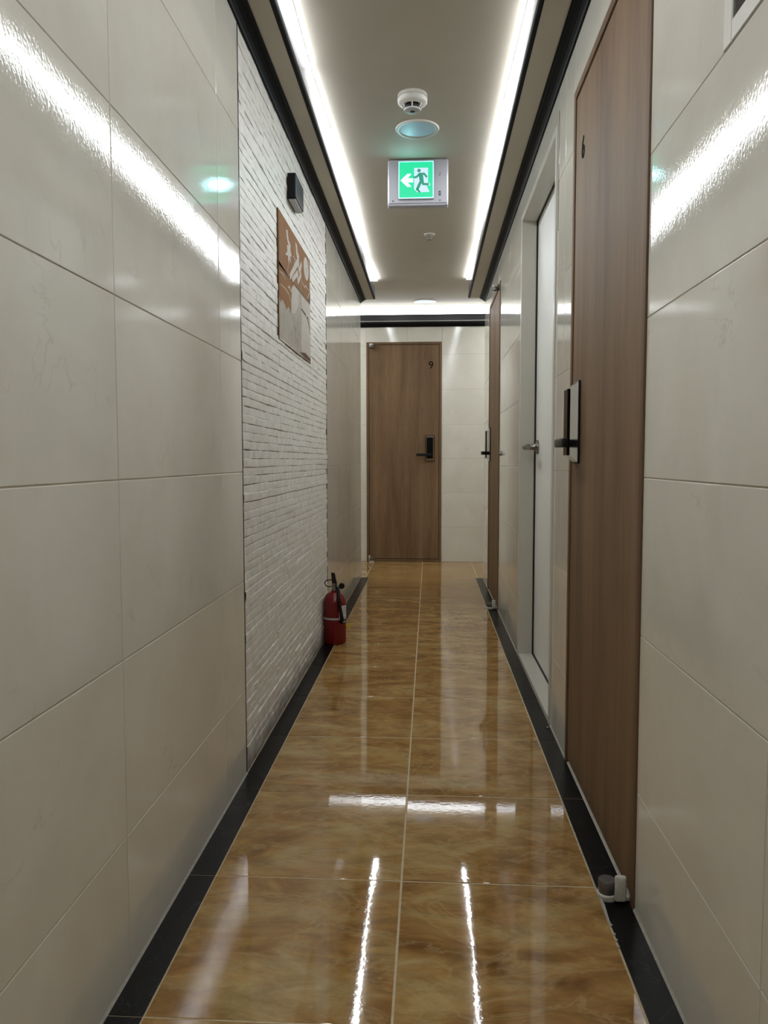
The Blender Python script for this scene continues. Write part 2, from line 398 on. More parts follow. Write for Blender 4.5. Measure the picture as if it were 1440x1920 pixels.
# thin-course brick panel set into the left wall
def brick_panel():
    mb = MB('brick', 'dark')
    z0, z1, y0, y1 = .002, ZM + .02, SEAM0 + .004, SEAM1 - .004
    ch = .0245; rows = int((z1 - z0) / ch) + 1; ny = 190
    R = random.Random(5)
    prof = [(-.0095, .0), (-.0011, .0006), (-.0002, .0018), (0, .0065), (0, .0185), (-.0002, .0228), (-.0011, .0239), (-.0095, .0245)]
    for r in range(rows):
        zb = z0 + r * ch
        if zb + ch > z1 + .012: break
        base = R.uniform(-.0012, .0009); wob = R.uniform(-.0006, .0006)
        joints = []; y = y0 - R.uniform(0, .2)
        while y < y1: y += R.uniform(.10, .26); joints.append(y)
        offs = [R.uniform(-.0010, .0010) for _ in joints] + [0]; tip = [R.uniform(-.04, .04) for _ in joints] + [0]
        ph = [R.uniform(0, 6.28) for _ in range(4)]
        vs = []; k = 0
        for i in range(ny + 1):
            y = y0 + (y1 - y0) * i / ny
            while k < len(joints) - 1 and y > joints[k]: k += 1
            near = min(abs(y - j) for j in joints)
            notch = -.0016 * max(0, 1 - near / .006)
            wv = .0006 * math.sin(y * 31 + ph[0]) + .0005 * math.sin(y * 83 + ph[1]) + .0008 * math.sin(y * 9 + ph[3])
            zz = .0007 * math.sin(y * 17 + ph[2]) + .0005 * math.sin(y * 57 + ph[0]) + wob
            for q, (n, dz) in enumerate(prof):
                d = n if n < -.009 else n + base + offs[k] + wv + notch + tip[k] * (dz - .012) * .6
                d = min(d, .003)
                edge = 1 if 0 < q < len(prof) - 1 else 0
                vs.append((WL + d, y, min(zb + dz + zz * edge * (1 if q in (1, 2, 5, 6) else .4), z1)))
        n = len(prof); fs = []
        for i in range(ny):
            for q in range(n - 1): fs.append((i * n + q, (i + 1) * n + q, (i + 1) * n + q + 1, i * n + q + 1))
        mb.add(vs, fs, 0, 0, False)
    mb.add([(WL - .0100, y0, 0), (WL - .0100, y1, 0), (WL - .0100, y1, z1), (WL - .0100, y0, z1)], [(0, 1, 2, 3)], 1)
    return mb
part(brick_panel(), 'brick_panel', wall_left, 'panel of thin white painted brick courses')
for ys in (SEAM0, SEAM1):
    s = MB('groove'); s.box(WL - .012, WL + .0006, ys - .0028, ys + .0028, 0, ZM + .02)
    part(s, 'seam_strip', wall_left, 'thin dark metal seam strip')

# ---- right wall with its openings: window, door 6, white door, door 7
D6 = (1.487, 2.254, 0, 1.894); DW = (2.545, 3.485, 0, 1.935); D7 = (4.525, 5.30, 0, 1.90); WN = (.50, 1.13, 1.437, 1.99)
HO = [WN, D6, DW, D7]
PR = lambda u, v, n: (WR - n, u, v)
w = MB('tile', 'grout_wall', 'core')
yj = [YB - .02] + [.926 - .62 * k for k in range(6, 0, -1)] + [.926, 1.546, 2.40, 2.515, 3.40, 4.01, 4.62, 5.46, 6.2]
zr = [-.06, .238, .545, .846, 1.143, 1.437, 1.752, 2.052, 2.30]
tile_skin(w, PR, yj, zr, HO, urange=(YB, YT), vrange=(0, ZS))
bed(w, PR, YB, YT, 0, ZC, HO)
w.box(WR + .085, WR + .18, YB, YT, 0, ZC, 2)
us = [YB, WN[0], WN[1], D6[0], D6[1], DW[0], DW[1], D7[0], D7[1], YT]
for a, b in zip(us[::2], us[1::2]): w.box(WR + .0022, WR + .09, a, b, 0, ZC, 2)
for h in HO:
    w.box(WR + .0022, WR + .09, h[0], h[1], h[3], ZC, 2)
    if h[2] > 0: w.box(WR + .0022, WR + .09, h[0], h[1], 0, h[2], 2)
wall_right = tag(w.build('wall_right'), 'right corridor wall of glossy cream tiles', kind='structure')
s = MB('groove'); s.box(WR - .001, WR + .002, 2.5185, 2.5235, 1.60, 1.965)
part(s, 'seam_stain', wall_right, 'dark streak in the tile joint beside the white door')

# ---- end wall (faces the camera across the cross corridor)
D9 = (-.540, .102, 0, 1.882)
PE = lambda u, v, n: (u, YE - n, v)
w = MB('tile', 'grout_wall', 'core')
xj = [-XSIDE - .1] + [-.19 - .61 * k for k in range(4, 0, -1)] + [-.19, .105, .715, 1.325, 1.935, 2.545]
ze = [-.06, .30, .60, .89, 1.18, 1.48, 1.776, 2.076, 2.4]
tile_skin(w, PE, xj, ze, [D9], urange=(-XSIDE, XSIDE), vrange=(0, ZC))
bed(w, PE, -XSIDE, XSIDE, 0, ZC, [D9])
w.box(-XSIDE, D9[0], YE + .0022, YE + .12, 0, ZC, 2); w.box(D9[1], XSIDE, YE + .0022, YE + .12, 0, ZC, 2)
w.box(D9[0], D9[1], YE + .0022, YE + .12, D9[3], ZC, 2); w.box(D9[0], D9[1], YE + .075, YE + .12, 0, D9[3], 2)
tag(w.build('wall_end'), 'cream tiled end wall behind the numbered wooden door', kind='structure')

# ---- the cross corridor's near walls, its two closed ends and the wall behind the camera
def plain_wall(name, P, u0, u1, v1, core, label, stp=.61):
    w = MB('tile', 'grout_wall', 'core'); n = int((u1 - u0) / stp) + 2
    tile_skin(w, P, [u0 + stp * k for k in range(n)], ZJ, urange=(u0, u1), vrange=(0, v1))
    bed(w, P, u0, u1, 0, v1, ()); w.box(*core, 2)
    return tag(w.build(name), label, kind='structure')
plain_wall('wall_cross_left', lambda u, v, n: (u, YT + n, v), -XSIDE, WL, ZC, (-XSIDE, WL - .12, YT - .12, YT - .0022, 0, ZC), 'cream tiled wall round the left corner')
plain_wall('wall_cross_right', lambda u, v, n: (u, YT + n, v), WR, XSIDE, ZC, (WR + .18, XSIDE, YT - .12, YT - .0022, 0, ZC), 'cream tiled wall round the right corner')
plain_wall('wall_far_left', lambda u, v, n: (-XSIDE + n, u, v), YT, YE, ZC, (-XSIDE - .1, -XSIDE - .0022, YT, YE, 0, ZC), 'cream tiled wall closing the cross corridor')
plain_wall('wall_far_right', lambda u, v, n: (XSIDE - n, u, v), YT, YE, ZC, (XSIDE + .0022, XSIDE + .1, YT, YE, 0, ZC), 'cream tiled wall closing the cross corridor')
plain_wall('wall_back', lambda u, v, n: (u, YB + n, v), WL, WR, ZC, (WL - .12, WR + .18, YB - .1, YB - .0022, 0, ZC), 'cream tiled wall behind the viewer')

# ------------------------------------------------------------------ floor
SL, SR, YS = -.4505, .3440, 5.768          # inner edges and far end of the black border strips
w = MB('floor', 'grout_floor')
PF = lambda u, v, n: (u, v, n)
yf = [1.567 + .42 * k for k in range(-11, 14)]
kw = dict(gap=.0044, bev=.0006, depth=.003, tilt=.0020)
tile_skin(w, PF, [SL, -.056, SR], yf, urange=(SL, SR), vrange=(YB, YS), **kw)
tile_skin(w, PF, [-.056 + .42 * k for k in range(-7, 8)], yf, urange=(-XSIDE, XSIDE), vrange=(YS, YE), **kw)
w.box(-XSIDE, XSIDE, YB, YE, -.06, -.0009, 1)
tag(w.build('floor'), 'polished brown marble-look floor tiles', kind='structure')
for nm, x0, x1, lab in (('trim_1', WL, SL, 'black marble border strip along the left wall'), ('trim_2', SR, WR, 'black marble border strip along the right wall')):
    w = MB('marble', 'grout_black', 'caulk')
    tile_skin(w, PF, [x0, x1], yf, urange=(x0 + .001, x1), vrange=(YB, YS), gap=.002, bev=.0006, depth=.003, tilt=.001)
    w.box(x0, x1, YB, YS, -.0013, -.0010, 1)
    # the bead of caulk where the strip meets the wall
    xs = x0 if x0 < 0 else x1; sg = 1 if x0 < 0 else -1
    spans = [(YB, SEAM0)] if x0 < 0 else [(YB, D6[0]), (D6[1], YS)]
    for a, b in spans:
        w.prism([(xs, 0), (xs + sg * .0035, 0), (xs, .0045)], a, b, 'Y', 2)
    if x0 > 0: w.prism([(xs - .002, 0), (xs + .006, 0), (xs + .006, .005)], D6[0], D6[1], 'Y', 2)
    tag(w.build(nm), lab, kind='structure')
# broken caulk crumbs at the edge of the right-hand strip
w = MB('caulk'); R = random.Random(3)
for k in range(26):
    y = 1.50 + R.gauss(0, .06) if k < 20 else R.uniform(1.2, 1.9); x = SR + R.uniform(-.002, .002); r = R.uniform(.0012, .0034)
    w.lathe([(r * .3, 0), (r, r * .3), (r * .8, r * .8), (r * .2, r)], 6, 0, (x, y, -.0004), smooth=False)
w.tube([(SR, 1.43, .0012), (SR + .001, 1.50, .003), (SR, 1.57, .0012)], [.0012, .0035, .0012], 6)
part(w, 'broken_caulk', bpy.data.objects['trim_2'], 'crumbling pale caulk at the strip edge', 'stuff')

# ------------------------------------------------------------------ ceiling, soffits, cornices, coves
w = MB('ceiling')
w.box(WL - .12, WR + .18, YB, YT, ZC, ZC + .06); w.box(-XSIDE, XSIDE, YT, YE + .02, ZC, ZC + .06)
tag(w.build('ceiling'), 'beige grey ceiling panel between the light coves', kind='structure')

def soffit(name, xw, xe, lab, facemat):
    sg = 1 if xe > xw else -1
    w = MB('soffit', facemat, 'cornice')
    w.box(min(xw, xe - sg * .014), max(xw, xe - sg * .014), YB, YT, ZS, ZS + .018)
    root = tag(w.build(name), lab, kind='structure')
    # fascia: a bead at the foot, a flat dark band above, both closed across the corridor end
    t = MB(facemat, 'cornice')
    t.box(min(xe - sg * .014, xe - sg * .003), max(xe - sg * .014, xe - sg * .003), YB, YT, ZS + .018, 2.143, 0)
    t.box(min(xe - sg * .014, xe), max(xe - sg * .014, xe), YB, YT, ZS, ZS + .020, 1, .002)
    t.box(min(xw, xe - sg * .003), max(xw, xe - sg * .003), YT - .012, YT, ZS + .016, 2.143, 0)
    part(t, 'fascia', root, 'dark fascia of the light cove')
    # cornice in the wall angle
    h = ZS - ZM; d = .0405
    prof = [(0, 0), (.006, 0), (.009, h * .18), (.016, h * .40), (.026, h * .62), (.033, h * .74), (.035, h * .86), (d, h * .88), (d, h), (0, h)]
    c = MB('cornice'); c.prism([(xw + sg * u, ZM + v) for u, v in prof], YB, YT - .0005, 'Y')
    part(c, 'cornice', root, 'black moulded cornice in the wall angle')
    # led stand-in strips, slightly askew, end to end
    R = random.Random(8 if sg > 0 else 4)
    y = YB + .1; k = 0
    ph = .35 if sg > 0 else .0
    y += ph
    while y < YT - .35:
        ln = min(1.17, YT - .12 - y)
        # emissive strip at the cove mouth, standing in for bounced LED glow; white tray
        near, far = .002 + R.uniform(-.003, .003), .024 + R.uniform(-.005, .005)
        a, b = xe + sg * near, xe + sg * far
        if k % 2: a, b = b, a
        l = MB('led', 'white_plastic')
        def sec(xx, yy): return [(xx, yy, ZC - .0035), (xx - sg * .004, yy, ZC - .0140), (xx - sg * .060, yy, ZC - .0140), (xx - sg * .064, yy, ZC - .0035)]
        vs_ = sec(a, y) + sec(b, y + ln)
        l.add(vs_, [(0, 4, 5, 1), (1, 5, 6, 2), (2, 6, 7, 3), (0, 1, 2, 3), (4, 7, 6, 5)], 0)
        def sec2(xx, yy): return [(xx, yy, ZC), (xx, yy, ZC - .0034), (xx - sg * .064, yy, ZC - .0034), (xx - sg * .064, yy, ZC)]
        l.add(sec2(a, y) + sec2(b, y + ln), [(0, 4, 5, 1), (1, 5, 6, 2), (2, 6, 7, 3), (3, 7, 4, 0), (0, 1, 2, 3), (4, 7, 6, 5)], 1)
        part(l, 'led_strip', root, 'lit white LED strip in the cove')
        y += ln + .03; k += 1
    return root
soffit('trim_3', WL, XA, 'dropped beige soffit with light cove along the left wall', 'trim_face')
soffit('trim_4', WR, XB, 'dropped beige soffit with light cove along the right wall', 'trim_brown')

# end-wall cove: black fascia standing off the wall, a thin pale lip and a black moulding under it
w = MB('trim_face', 'white_plastic', 'cornice', 'soffit')
YFc = YE - .085
w.box(-XSIDE, XSIDE, YFc, YFc + .010, 2.046, 2.098, 0, .002)
w.box(-XSIDE, XSIDE, YFc - .004, YE, 2.036, 2.046, 0)
w.box(-XSIDE, XSIDE, YFc - .006, YFc + .002, 2.0405, 2.0455, 1)
w.prism([(YE, 2.008), (YE - .012, 2.008), (YE - .022, 2.016), (YE - .050, 2.030), (YFc, 2.036), (YE, 2.036)], -XSIDE, XSIDE, 'X', 2)
cove = tag(w.build('trim_5'), 'black cove moulding across the end wall above the door', kind='structure')
x = -XSIDE + .05
while x < XSIDE - .2:
    l = MB('led_end', 'white_plastic'); ln = min(1.17, XSIDE - .05 - x)
    l.prism([(YE - .050, 2.060), (YE - .074, 2.156), (YE - .070, 2.157), (YE - .046, 2.061)], x, x + ln, 'X', 0)
    l.box(x + .05, x + .09, YE - .046, YE - .030, 2.046, 2.075, 1); l.box(x + ln - .09, x + ln - .05, YE - .046, YE - .030, 2.046, 2.075, 1)
    part(l, 'led_strip', cove, 'lit white LED strip in the cove')
    x += ln

# unseen emissive battens added in the cross corridor arms to brighten the end wall
for x in (-1.35, 1.15):
    l = MB('led_arm', 'white_plastic'); l.box(x - .55, x + .55, 6.20, 6.27, ZC - .0145, ZC - .012, 0); l.box(x - .57, x + .57, 6.19, 6.28, ZC - .012, ZC, 1)
    part(l, 'led_strip', bpy.data.objects['ceiling'], 'lit white ceiling batten')

# ------------------------------------------------------------------ wooden doors
def door_text(txt, size, mat, loc, rot, parent, label):
    cu = bpy.data.curves.new('room_number', 'FONT'); cu.body = txt; cu.size = size; cu.extrude = .0006; cu.align_x = 'CENTER'; cu.align_y = 'CENTER'; cu.offset = .0002
    t = bpy.data.objects.new('tmp', cu); COL.objects.link(t)
    dg = bpy.context.evaluated_depsgraph_get()
    me = bpy.data.meshes.new_from_object(t.evaluated_get(dg)); bpy.data.objects.remove(t)
    me.materials.clear(); me.materials.append(M[mat])
    o = bpy.data.objects.new('room_number', me); COL.objects.link(o); o.parent = parent
    o.location = Vector(loc) - parent.location; o.rotation_euler = rot; o['label'] = label
    return o

def wooden_door(name, T, W, H, lock_s, number, label, hinge_s, num_s, num_z, num_rot, numlabel, fw=.022, threshold=False):
    """T(s, n, z): s along the door from the hinge side, n out of the wall into the corridor, z up"""
    root = empty(name, T(W / 2, 0, 0)); tag(root, label, kind='structure')
    def bx(mb, s0, s1, n0, n1, z0, z1, mat=0, bev=0.0, seg=1):
        a = T(s0, n0, z0); b = T(s1, n1, z1)
        mb.box(min(a[0], b[0]), max(a[0], b[0]), min(a[1], b[1]), max(a[1], b[1]), z0, z1, mat, bev, 0, seg)
    f = MB('wood_frame', 'gap')
    bx(f, 0, fw, -.07, .004, 0, H, 0, .0015); bx(f, W - fw, W, -.07, .004, 0, H, 0, .0015); bx(f, fw, W - fw, -.07, .004, H - fw, H, 0, .0015)
    bx(f, fw, W - fw, -.07, -.045, 0, H - fw, 1)
    if threshold: bx(f, fw, W - fw, -.05, .0, 0, .022, 0, .002)
    part(f, 'door_frame', root)
    l = MB('wood'); bx(l, fw + .002, W - fw - .002, -.042, 0.0, .026 if threshold else .012, H - fw - .003, 0, .0015)
    part(l, 'door_leaf', root)
    # electronic lock: black slab with a bevelled chrome surround and a black lever
    c, z0, z1, hw = lock_s, .873, 1.090, .0365
    k = MB('black_plastic'); bx(k, c - hw - .003, c + hw + .003, .0, .006, z0 - .003, z1 + .003, 0, .0025, 2)
    lock = part(k, 'door_lock', root, 'black electronic door lock')
    def frustum(mb, h0, h1, za, zb, na, nb, ins, mat):
        A = [T(s, na, z) for s, z in ((c - h0, za), (c + h0, za), (c + h0, zb), (c - h0, zb))]
        B = [T(s, nb, z) for s, z in ((c - h1, za + ins), (c + h1, za + ins), (c + h1, zb - ins), (c - h1, zb - ins))]
        mb.add(A + B, [(3, 2, 1, 0), (4, 5, 6, 7)] + [(q, (q + 1) % 4, 4 + (q + 1) % 4, 4 + q) for q in range(4)], mat)
    b = MB('chrome'); frustum(b, hw, hw - .0105, z0, z1, .005, .026, .020, 0)
    part(b, 'lock_bezel', lock, 'bevelled chrome surround')
    b = MB('black_gloss'); bx(b, c - hw + .0095, c + hw - .0095, .024, .033, z0 + .019, z1 - .019, 0, .002, 2)
    part(b, 'lock_keypad', lock, 'glossy black keypad plate')
    b = MB('lever_black'); sg = -1 if hinge_s == 0 else 1
    zc = .925
    a0 = T(c, .030, zc); a1 = T(c, .056, zc)
    b.tube([a0, a1], .0115, 16)
    bx(b, min(c - sg * .012, c + sg * .115), max(c - sg * .012, c + sg * .115), .046, .060, zc - .0115, zc + .0115, 0, .004, 3)
    part(b, 'lever_handle', lock, 'black lever handle')
    door_text(number, .088 if name == 'door_9' else .080, 'ink', T(num_s, .0012, num_z), num_rot, root, numlabel)
    # pivot hinges at the hinge side: a grey knuckle in a chipped white bracket, foot and head
    hs = .044
    for zz, up in ((.0, 1), (H - .052, 0)):
        m = MB('hinge_grey', 'hinge_white')
        p = T(hs, .043 if up else .024, 0)
        if up:
            m.lathe([(.0195, zz), (.0205, zz + .004), (.0205, zz + .010), (.0175, zz + .012)], 24, 1, (p[0], p[1], 0))
            m.lathe([(.0165, zz + .011), (.0175, zz + .013), (.0175, zz + .036), (.0160, zz + .038)], 24, 0, (p[0], p[1], 0))
            bx(m, hs - .027, hs - .014, .010, .033, .004, .056, 1, .005, 3)
            bx(m, hs - .016, hs + .016, .002, .042, .002, .009, 1, .001)
        else:
            m.lathe([(.015, zz + .004), (.0165, zz + .006), (.0165, zz + .020), (.015, zz + .022)], 24, 0, (p[0], p[1], 0))
            m.lathe([(.0175, zz + .023), (.0185, zz + .025), (.0185, zz + .036), (.017, zz + .038)], 24, 1, (p[0], p[1], 0))
            bx(m, hs - .022, hs + .022, .002, .008, zz + .006, zz + .036, 0, .002, 2)
        part(m, 'pivot_hinge', root, 'grey pivot hinge in a chipped white bracket' if up else 'small metal pivot hinge')
    return root

wooden_door('door_6', lambda s, n, z: (WR - n, D6[0] + s, z), D6[1] - D6[0], D6[3], 2.152 - D6[0], '6',
            'nearest walnut room door on the right wall, numbered 6', 0, 2.128 - D6[0], 1.699, (PI / 2, 0, -PI / 2), 'black number 6')
wooden_door('door_7', lambda s, n, z: (WR - n, D7[0] + s, z), D7[1] - D7[0], D7[3], 5.205 - D7[0], '7',
            'far walnut room door on the right wall, beyond the white door', 0, 5.17 - D7[0], 1.70, (PI / 2, 0, -PI / 2), 'black room number')
bpy.data.objects.remove([o for o in bpy.data.objects['door_7'].children if o.name.startswith('room_number')][0])
wooden_door('door_9', lambda s, n, z: (D9[0] + s, YE - n, z), D9[1] - D9[0], D9[3], .003 - D9[0], '9',
            'walnut room door in the end wall, numbered 9', 0, .011 - D9[0], 1.684, (PI / 2, 0, 0), 'black number 9', fw=.020, threshold=True)

# ------------------------------------------------------------------ recessed white door between the two walnut doors
y0, y1, zt = DW[0], DW[1], DW[3]
root = tag(empty('door_8', (WR, (y0 + y1) / 2, 0)), 'recessed white door with nickel lever on the right wall', kind='structure')
XD = WR + .058
f = MB('white_frame', 'gap')
cw = .026
f.box(WR - .005, XD, y1 - cw, y1, 0, zt, 0, .0015)      # far jamb
f.box(WR - .005, XD, y0, y0 + cw, 0, zt, 0, .0015)      # near jamb
f.box(WR - .005, XD, y0 + cw, y1 - cw, zt - cw, zt, 0, .0015)
f.box(WR - .002, XD, y0 + cw, y1 - cw, 0, .014, 0, .0015)   # sill
f.box(XD + .024, XD + .03, y0 + cw, y1 - cw, .014, zt - cw, 1)
part(f, 'door_frame', root, 'white lacquered door frame and sill')
g = MB('gap')
g.box(XD, XD + .026, y1 - cw - .001, y1, 0, zt, 0); g.box(XD, XD + .026, y0, y0 + cw + .001, 0, zt, 0)
g.box(XD, XD + .026, y0 + cw, y1 - cw, zt - cw - .001, zt, 0); g.box(XD, XD + .026, y0 + cw, y1 - cw, 0, .015, 0)
part(g, 'door_gasket', root, 'black rebate gasket round the leaf')
l = MB('white_leaf'); l.box(XD + .007, XD + .022, y0 + cw + .002, y1 - cw - .002, .016, zt - cw - .002, 0, .0005)
part(l, 'door_leaf', root, 'greyish white flat door leaf')
h = MB('steel'); ZH, YH = .935, 3.385
h.lathe([(.0, .0), (.030, .0), (.0305, .004), (.0285, .009), (.017, .011), (.0135, .015), (.0115, .040), (.0, .040)], 28, 0, (0, 0, 0), 'X')
h.v = [(XD + .007 - a, YH + b, ZH + c) for a, b, c in h.v]
hb = MB('steel')
hb.tube([(XD - .030, YH, ZH), (XD - .046, YH - .004, ZH), (XD - .051, YH - .018, ZH), (XD - .051, YH - .06, ZH), (XD - .050, YH - .115, ZH)], [.0115, .0125, .0128, .0125, .0115], 12)
hd = part(h, 'door_handle', root, 'round nickel handle rose')
part(hb, 'lever', hd, 'nickel lever')
h = MB('steel'); h.lathe([(.0, 0), (.006, 0), (.006, .004), (.004, .006), (.0, .006)], 12, 0, (WR - .012, 2.52, 0.0))
part(h, 'floor_stud', root, 'tiny bright metal stud by the frame foot')

# ------------------------------------------------------------------ window high on the right wall
root = tag(empty('window_1', (WR, (WN[0] + WN[1]) / 2, WN[2])), 'small dark window in a pale frame high on the near right wall', kind='structure')
f = MB('white_frame'); fw = .029
f.box(WR - .002, WR + .07, WN[1] - fw, WN[1], WN[2], WN[3], 0, .0015); f.box(WR - .002, WR + .07, WN[0], WN[0] + fw, WN[2], WN[3], 0, .0015)
f.box(WR - .002, WR + .07, WN[0] + fw, WN[1] - fw, WN[2], WN[2] + fw, 0, .0015); f.box(WR - .002, WR + .07, WN[0] + fw, WN[1] - fw, WN[3] - fw, WN[3], 0, .0015)
part(f, 'window_frame', root)
f = MB('window_glass'); f.box(WR + .0005, WR + .006, WN[0] + fw - .004, WN[1] - fw + .004, WN[2] + fw - .004, WN[3] - fw + .004)
part(f, 'window_pane', root, 'dark window pane')
f = MB('grey_plastic'); f.box(WR + .008, WR + .06, WN[0] + fw + .25, WN[0] + fw + .28, WN[2] + fw, WN[3] - fw)
part(f, 'mullion', root)

# ------------------------------------------------------------------ fire extinguisher
ex, ey = -.4535, 3.675
root = tag(empty('fire_extinguisher', (ex, ey, .0)), 'small red fire extinguisher with black hose standing by the white brick panel', 'fire extinguisher')
b = MB('red', 'steel')
r = .0545
prof = [(.050, .001), (.0535, .004), (r, .012), (r, .192)]
for k in range(1, 9):
    a = k / 8 * PI / 2; prof.append((.0165 + (r - .0165) * math.cos(a), .192 + .056 * math.sin(a)))
prof += [(.0165, .256)]
b.lathe(prof, 40, 0, (ex, ey, 0))
body = part(b, 'cylinder_body', root, 'red enamelled cylinder')
b = MB('grey_plastic'); b.lathe([(r + .0003, .120), (r + .0012, .1205), (r + .0012, .1285), (r + .0003, .129)], 40, 0, (ex, ey, 0), cap=False)
part(b, 'hose_strap', root, 'pale band round the cylinder')
# instruction label wrapped over the right-hand side
b = MB('label', 'red', 'art_line'); n = 14; vs = []; fs = []
A0, A1 = math.radians(-62), math.radians(35)
for i in range(n + 1):
    a = A0 + (A1 - A0) * i / n
    for z in (.131, .186): vs.append((ex + (r + .0006) * math.cos(a), ey + (r + .0006) * math.sin(a), z))
for i in range(n): fs.append((2 * i, 2 * i + 2, 2 * i + 3, 2 * i + 1))
b.add(vs, fs, 0, 0, True)
for z in (.176, .170, .164, .158, .152, .146):
    vs = []; fs = []
    for i in range(n - 1):
        a = A0 + (A1 - A0) * (i + .8) / n
        for dz in (0, .0016): vs.append((ex + (r + .0009) * math.cos(a), ey + (r + .0009) * math.sin(a), z + dz))
    for i in range(n - 2): fs.append((2 * i, 2 * i + 2, 2 * i + 3, 2 * i + 1))
    b.add(vs, fs, 2, 0, True)
part(b, 'instruction_label', body, 'white printed instruction label')
b = MB('steel'); b.lathe([(.0150, .252), (.0165, .254), (.0165, .262), (.012, .264), (.0115, .280), (.013, .282), (.013, .290)], 20, 0, (ex, ey, 0))
b.tube([(ex, ey, .272), (ex + .026, ey - .004, .272)], .0065, 12)
valve = part(b, 'valve', root, 'metal valve head')
b = MB('black_plastic')       # carrying handle and squeeze lever
b.prism([(-.012, .286), (.012, .286), (.0105, .300), (.0085, .338), (-.0075, .340), (-.0105, .302)], ey - .006, ey + .010, 'Y')
b.v = [(x + ex + (z - .286) * -.16, y, z) for x, y, z in b.v]
part(b, 'squeeze_lever', valve, 'black squeeze lever')
b = MB('black_plastic')
b.tube([(ex - .010, ey, .275), (ex - .030, ey - .002, .272), (ex - .044, ey - .003, .280), (ex - .047, ey - .003, .292), (ex - .040, ey - .002, .303), (ex - .020, ey, .306), (ex - .006, ey, .303)], .0026, 8)
part(b, 'safety_pin', valve, 'wire ring of the safety pin')
b = MB('black_plastic', 'chrome'); b.lathe([(.0, .0), (.013, .0), (.0145, .003), (.0145, .011), (.013, .013), (.0, .013)], 20, 0, (0, 0, 0), 'Y')
b.v = [(ex + .036 + x, ey - .018 + y, .278 + z) for x, y, z in b.v]
b.tube([(ex + .02, ey - .010, .275), (ex + .034, ey - .012, .277)], .005, 10, 1)
part(b, 'pressure_gauge', valve, 'round black pressure gauge')
b = MB('black_plastic')
hp = [(ex + .014, ey - .008, .268), (ex + .022, ey - .024, .262), (ex + .024, ey - .042, .248), (ex + .0255, ey - .054, .228), (ex + .030, ey - .058, .195), (ex + .036, ey - .056, .160), (ex + .041, ey - .053, .128), (ex + .043, ey - .051, .112)]
b.tube(hp, [.0075, .0075, .0078, .0078, .0078, .0078, .0085, .0095], 12)
hose = part(b, 'hose', root, 'black rubber hose')
b = MB('black_plastic', 'white_plastic'); b.tube([(ex + .0405, ey - .0535, .124), (ex + .0432, ey - .0505, .108)], [.0115, .0115], 14); b.tube([(ex + .0425, ey - .0512, .116), (ex + .0427, ey - .0510, .112)], [.0118, .0118], 14, 1)
part(b, 'nozzle', hose, 'black nozzle with a pale ring')
b = MB('yellow'); b.lathe([(.0, 0), (.0125, 0), (.0125, .0012), (.0, .0012)], 20, 0, (0, 0, 0), 'Y')
b.v = [(ex + .066 + x * .6, ey + .012 + y, .078 + z * 1.15) for x, y, z in b.v]
b.tube([(ex + .0545, ey + .008, .088), (ex + .062, ey + .012, .082)], .0012, 6)
part(b, 'inspection_tag', root, 'yellow inspection tag')

# ------------------------------------------------------------------ exit sign hanging under the ceiling
sx, sy, sw, sh = -.053, 3.452, .262, .196
st = ZC - .0015; sb = st - sh
root = tag(empty('exit_sign', (sx, sy, st)), 'lit green running-man exit sign with a left arrow on the ceiling', 'exit sign')
b = MB('silver_plastic', 'dark', 'grey_plastic')
b.box(sx - sw / 2, sx + sw / 2, sy, sy + .040, sb, st, 0, .006, 0, 3)
b.box(sx - sw / 2 + .004, sx + sw / 2 - .004, sy - .004, sy + .004, sb + .010, st - .002, 0, .002, 0, 2)
hous = part(b, 'housing', root, 'silver grey sign housing')
b = MB('dark', 'grey_plastic'); fy = sy - .0045
b.lathe([(0, 0), (.0030, 0), (.0030, .001), (0, .001)], 10, 0, (0, 0, 0), 'Y')
b.v = [(sx - .108 + x, fy - .0005 + y, sb + .020 + z) for x, y, z in b.v]
part(b, 'mounting_screw', hous, 'dark screw head')
b = MB('dark'); bx_ = sx + .094
for (u0, u1, v0, v1) in ((-.004, -.001, .041, .059), (-.001, .005, .056, .0595), (-.001, .005, .0405, .044), (.002, .005, .044, .054)):
    b.box(bx_ + u0, bx_ + u1, fy - .0006, fy + .0005, sb + v0, sb + v1)
b.add([(bx_ - .003, fy - .0006, sb + .020), (bx_ + .003, fy - .0006, sb + .016), (bx_ + .003, fy - .0006, sb + .024)], [(0, 1, 2)])
part(b, 'switch_marks', hous, 'small dark switch marks')
b = MB('grey_plastic', 'art_line')
for du in (-.003, .001): b.prism([(bx_ + du, sb + .123), (bx_ + du + .0015, sb + .123), (bx_ + du + .004, sb + .137), (bx_ + du + .0025, sb + .137)], fy - .0006, fy + .0005, 'Y', 1)
part(b, 'indicator_marks', hous, 'two faint slanted marks')
pw, ph = .150, .154; px0 = sx - .008 - pw / 2 - .0; pz0 = sb + .029
# measured in panel fractions, u right, v up
b = MB('sign_white', 'sign_green', 'sign_door', 'sign_man', 'silver_plastic', 'sign_edge')
py = sy - .013
b.box(px0 - .002, px0 + pw + .002, py + .001, sy, pz0 - .004, pz0 + ph + .002, 4, .001)
b.box(px0, px0 + pw, py, py + .004, pz0, pz0 + ph, 5)
b.box(px0 + .0022, px0 + pw - .0022, py - .0004, py + .002, pz0 + .0022, pz0 + ph - .0022, 1)
def poly(pts, mat, lift):
    vs = [(px0 + u * pw, py - lift, pz0 + v * ph) for u, v in pts]
    b.add(vs, [tuple(range(len(vs)))], mat)
# white doorway with its floor and the lit wedge
poly([(.445, .82), (.845, .82), (.845, .395), (.905, .395), (.905, .33), (.80, .33), (.895, .155), (.53, .155), (.445, .235)], 2, .0008)
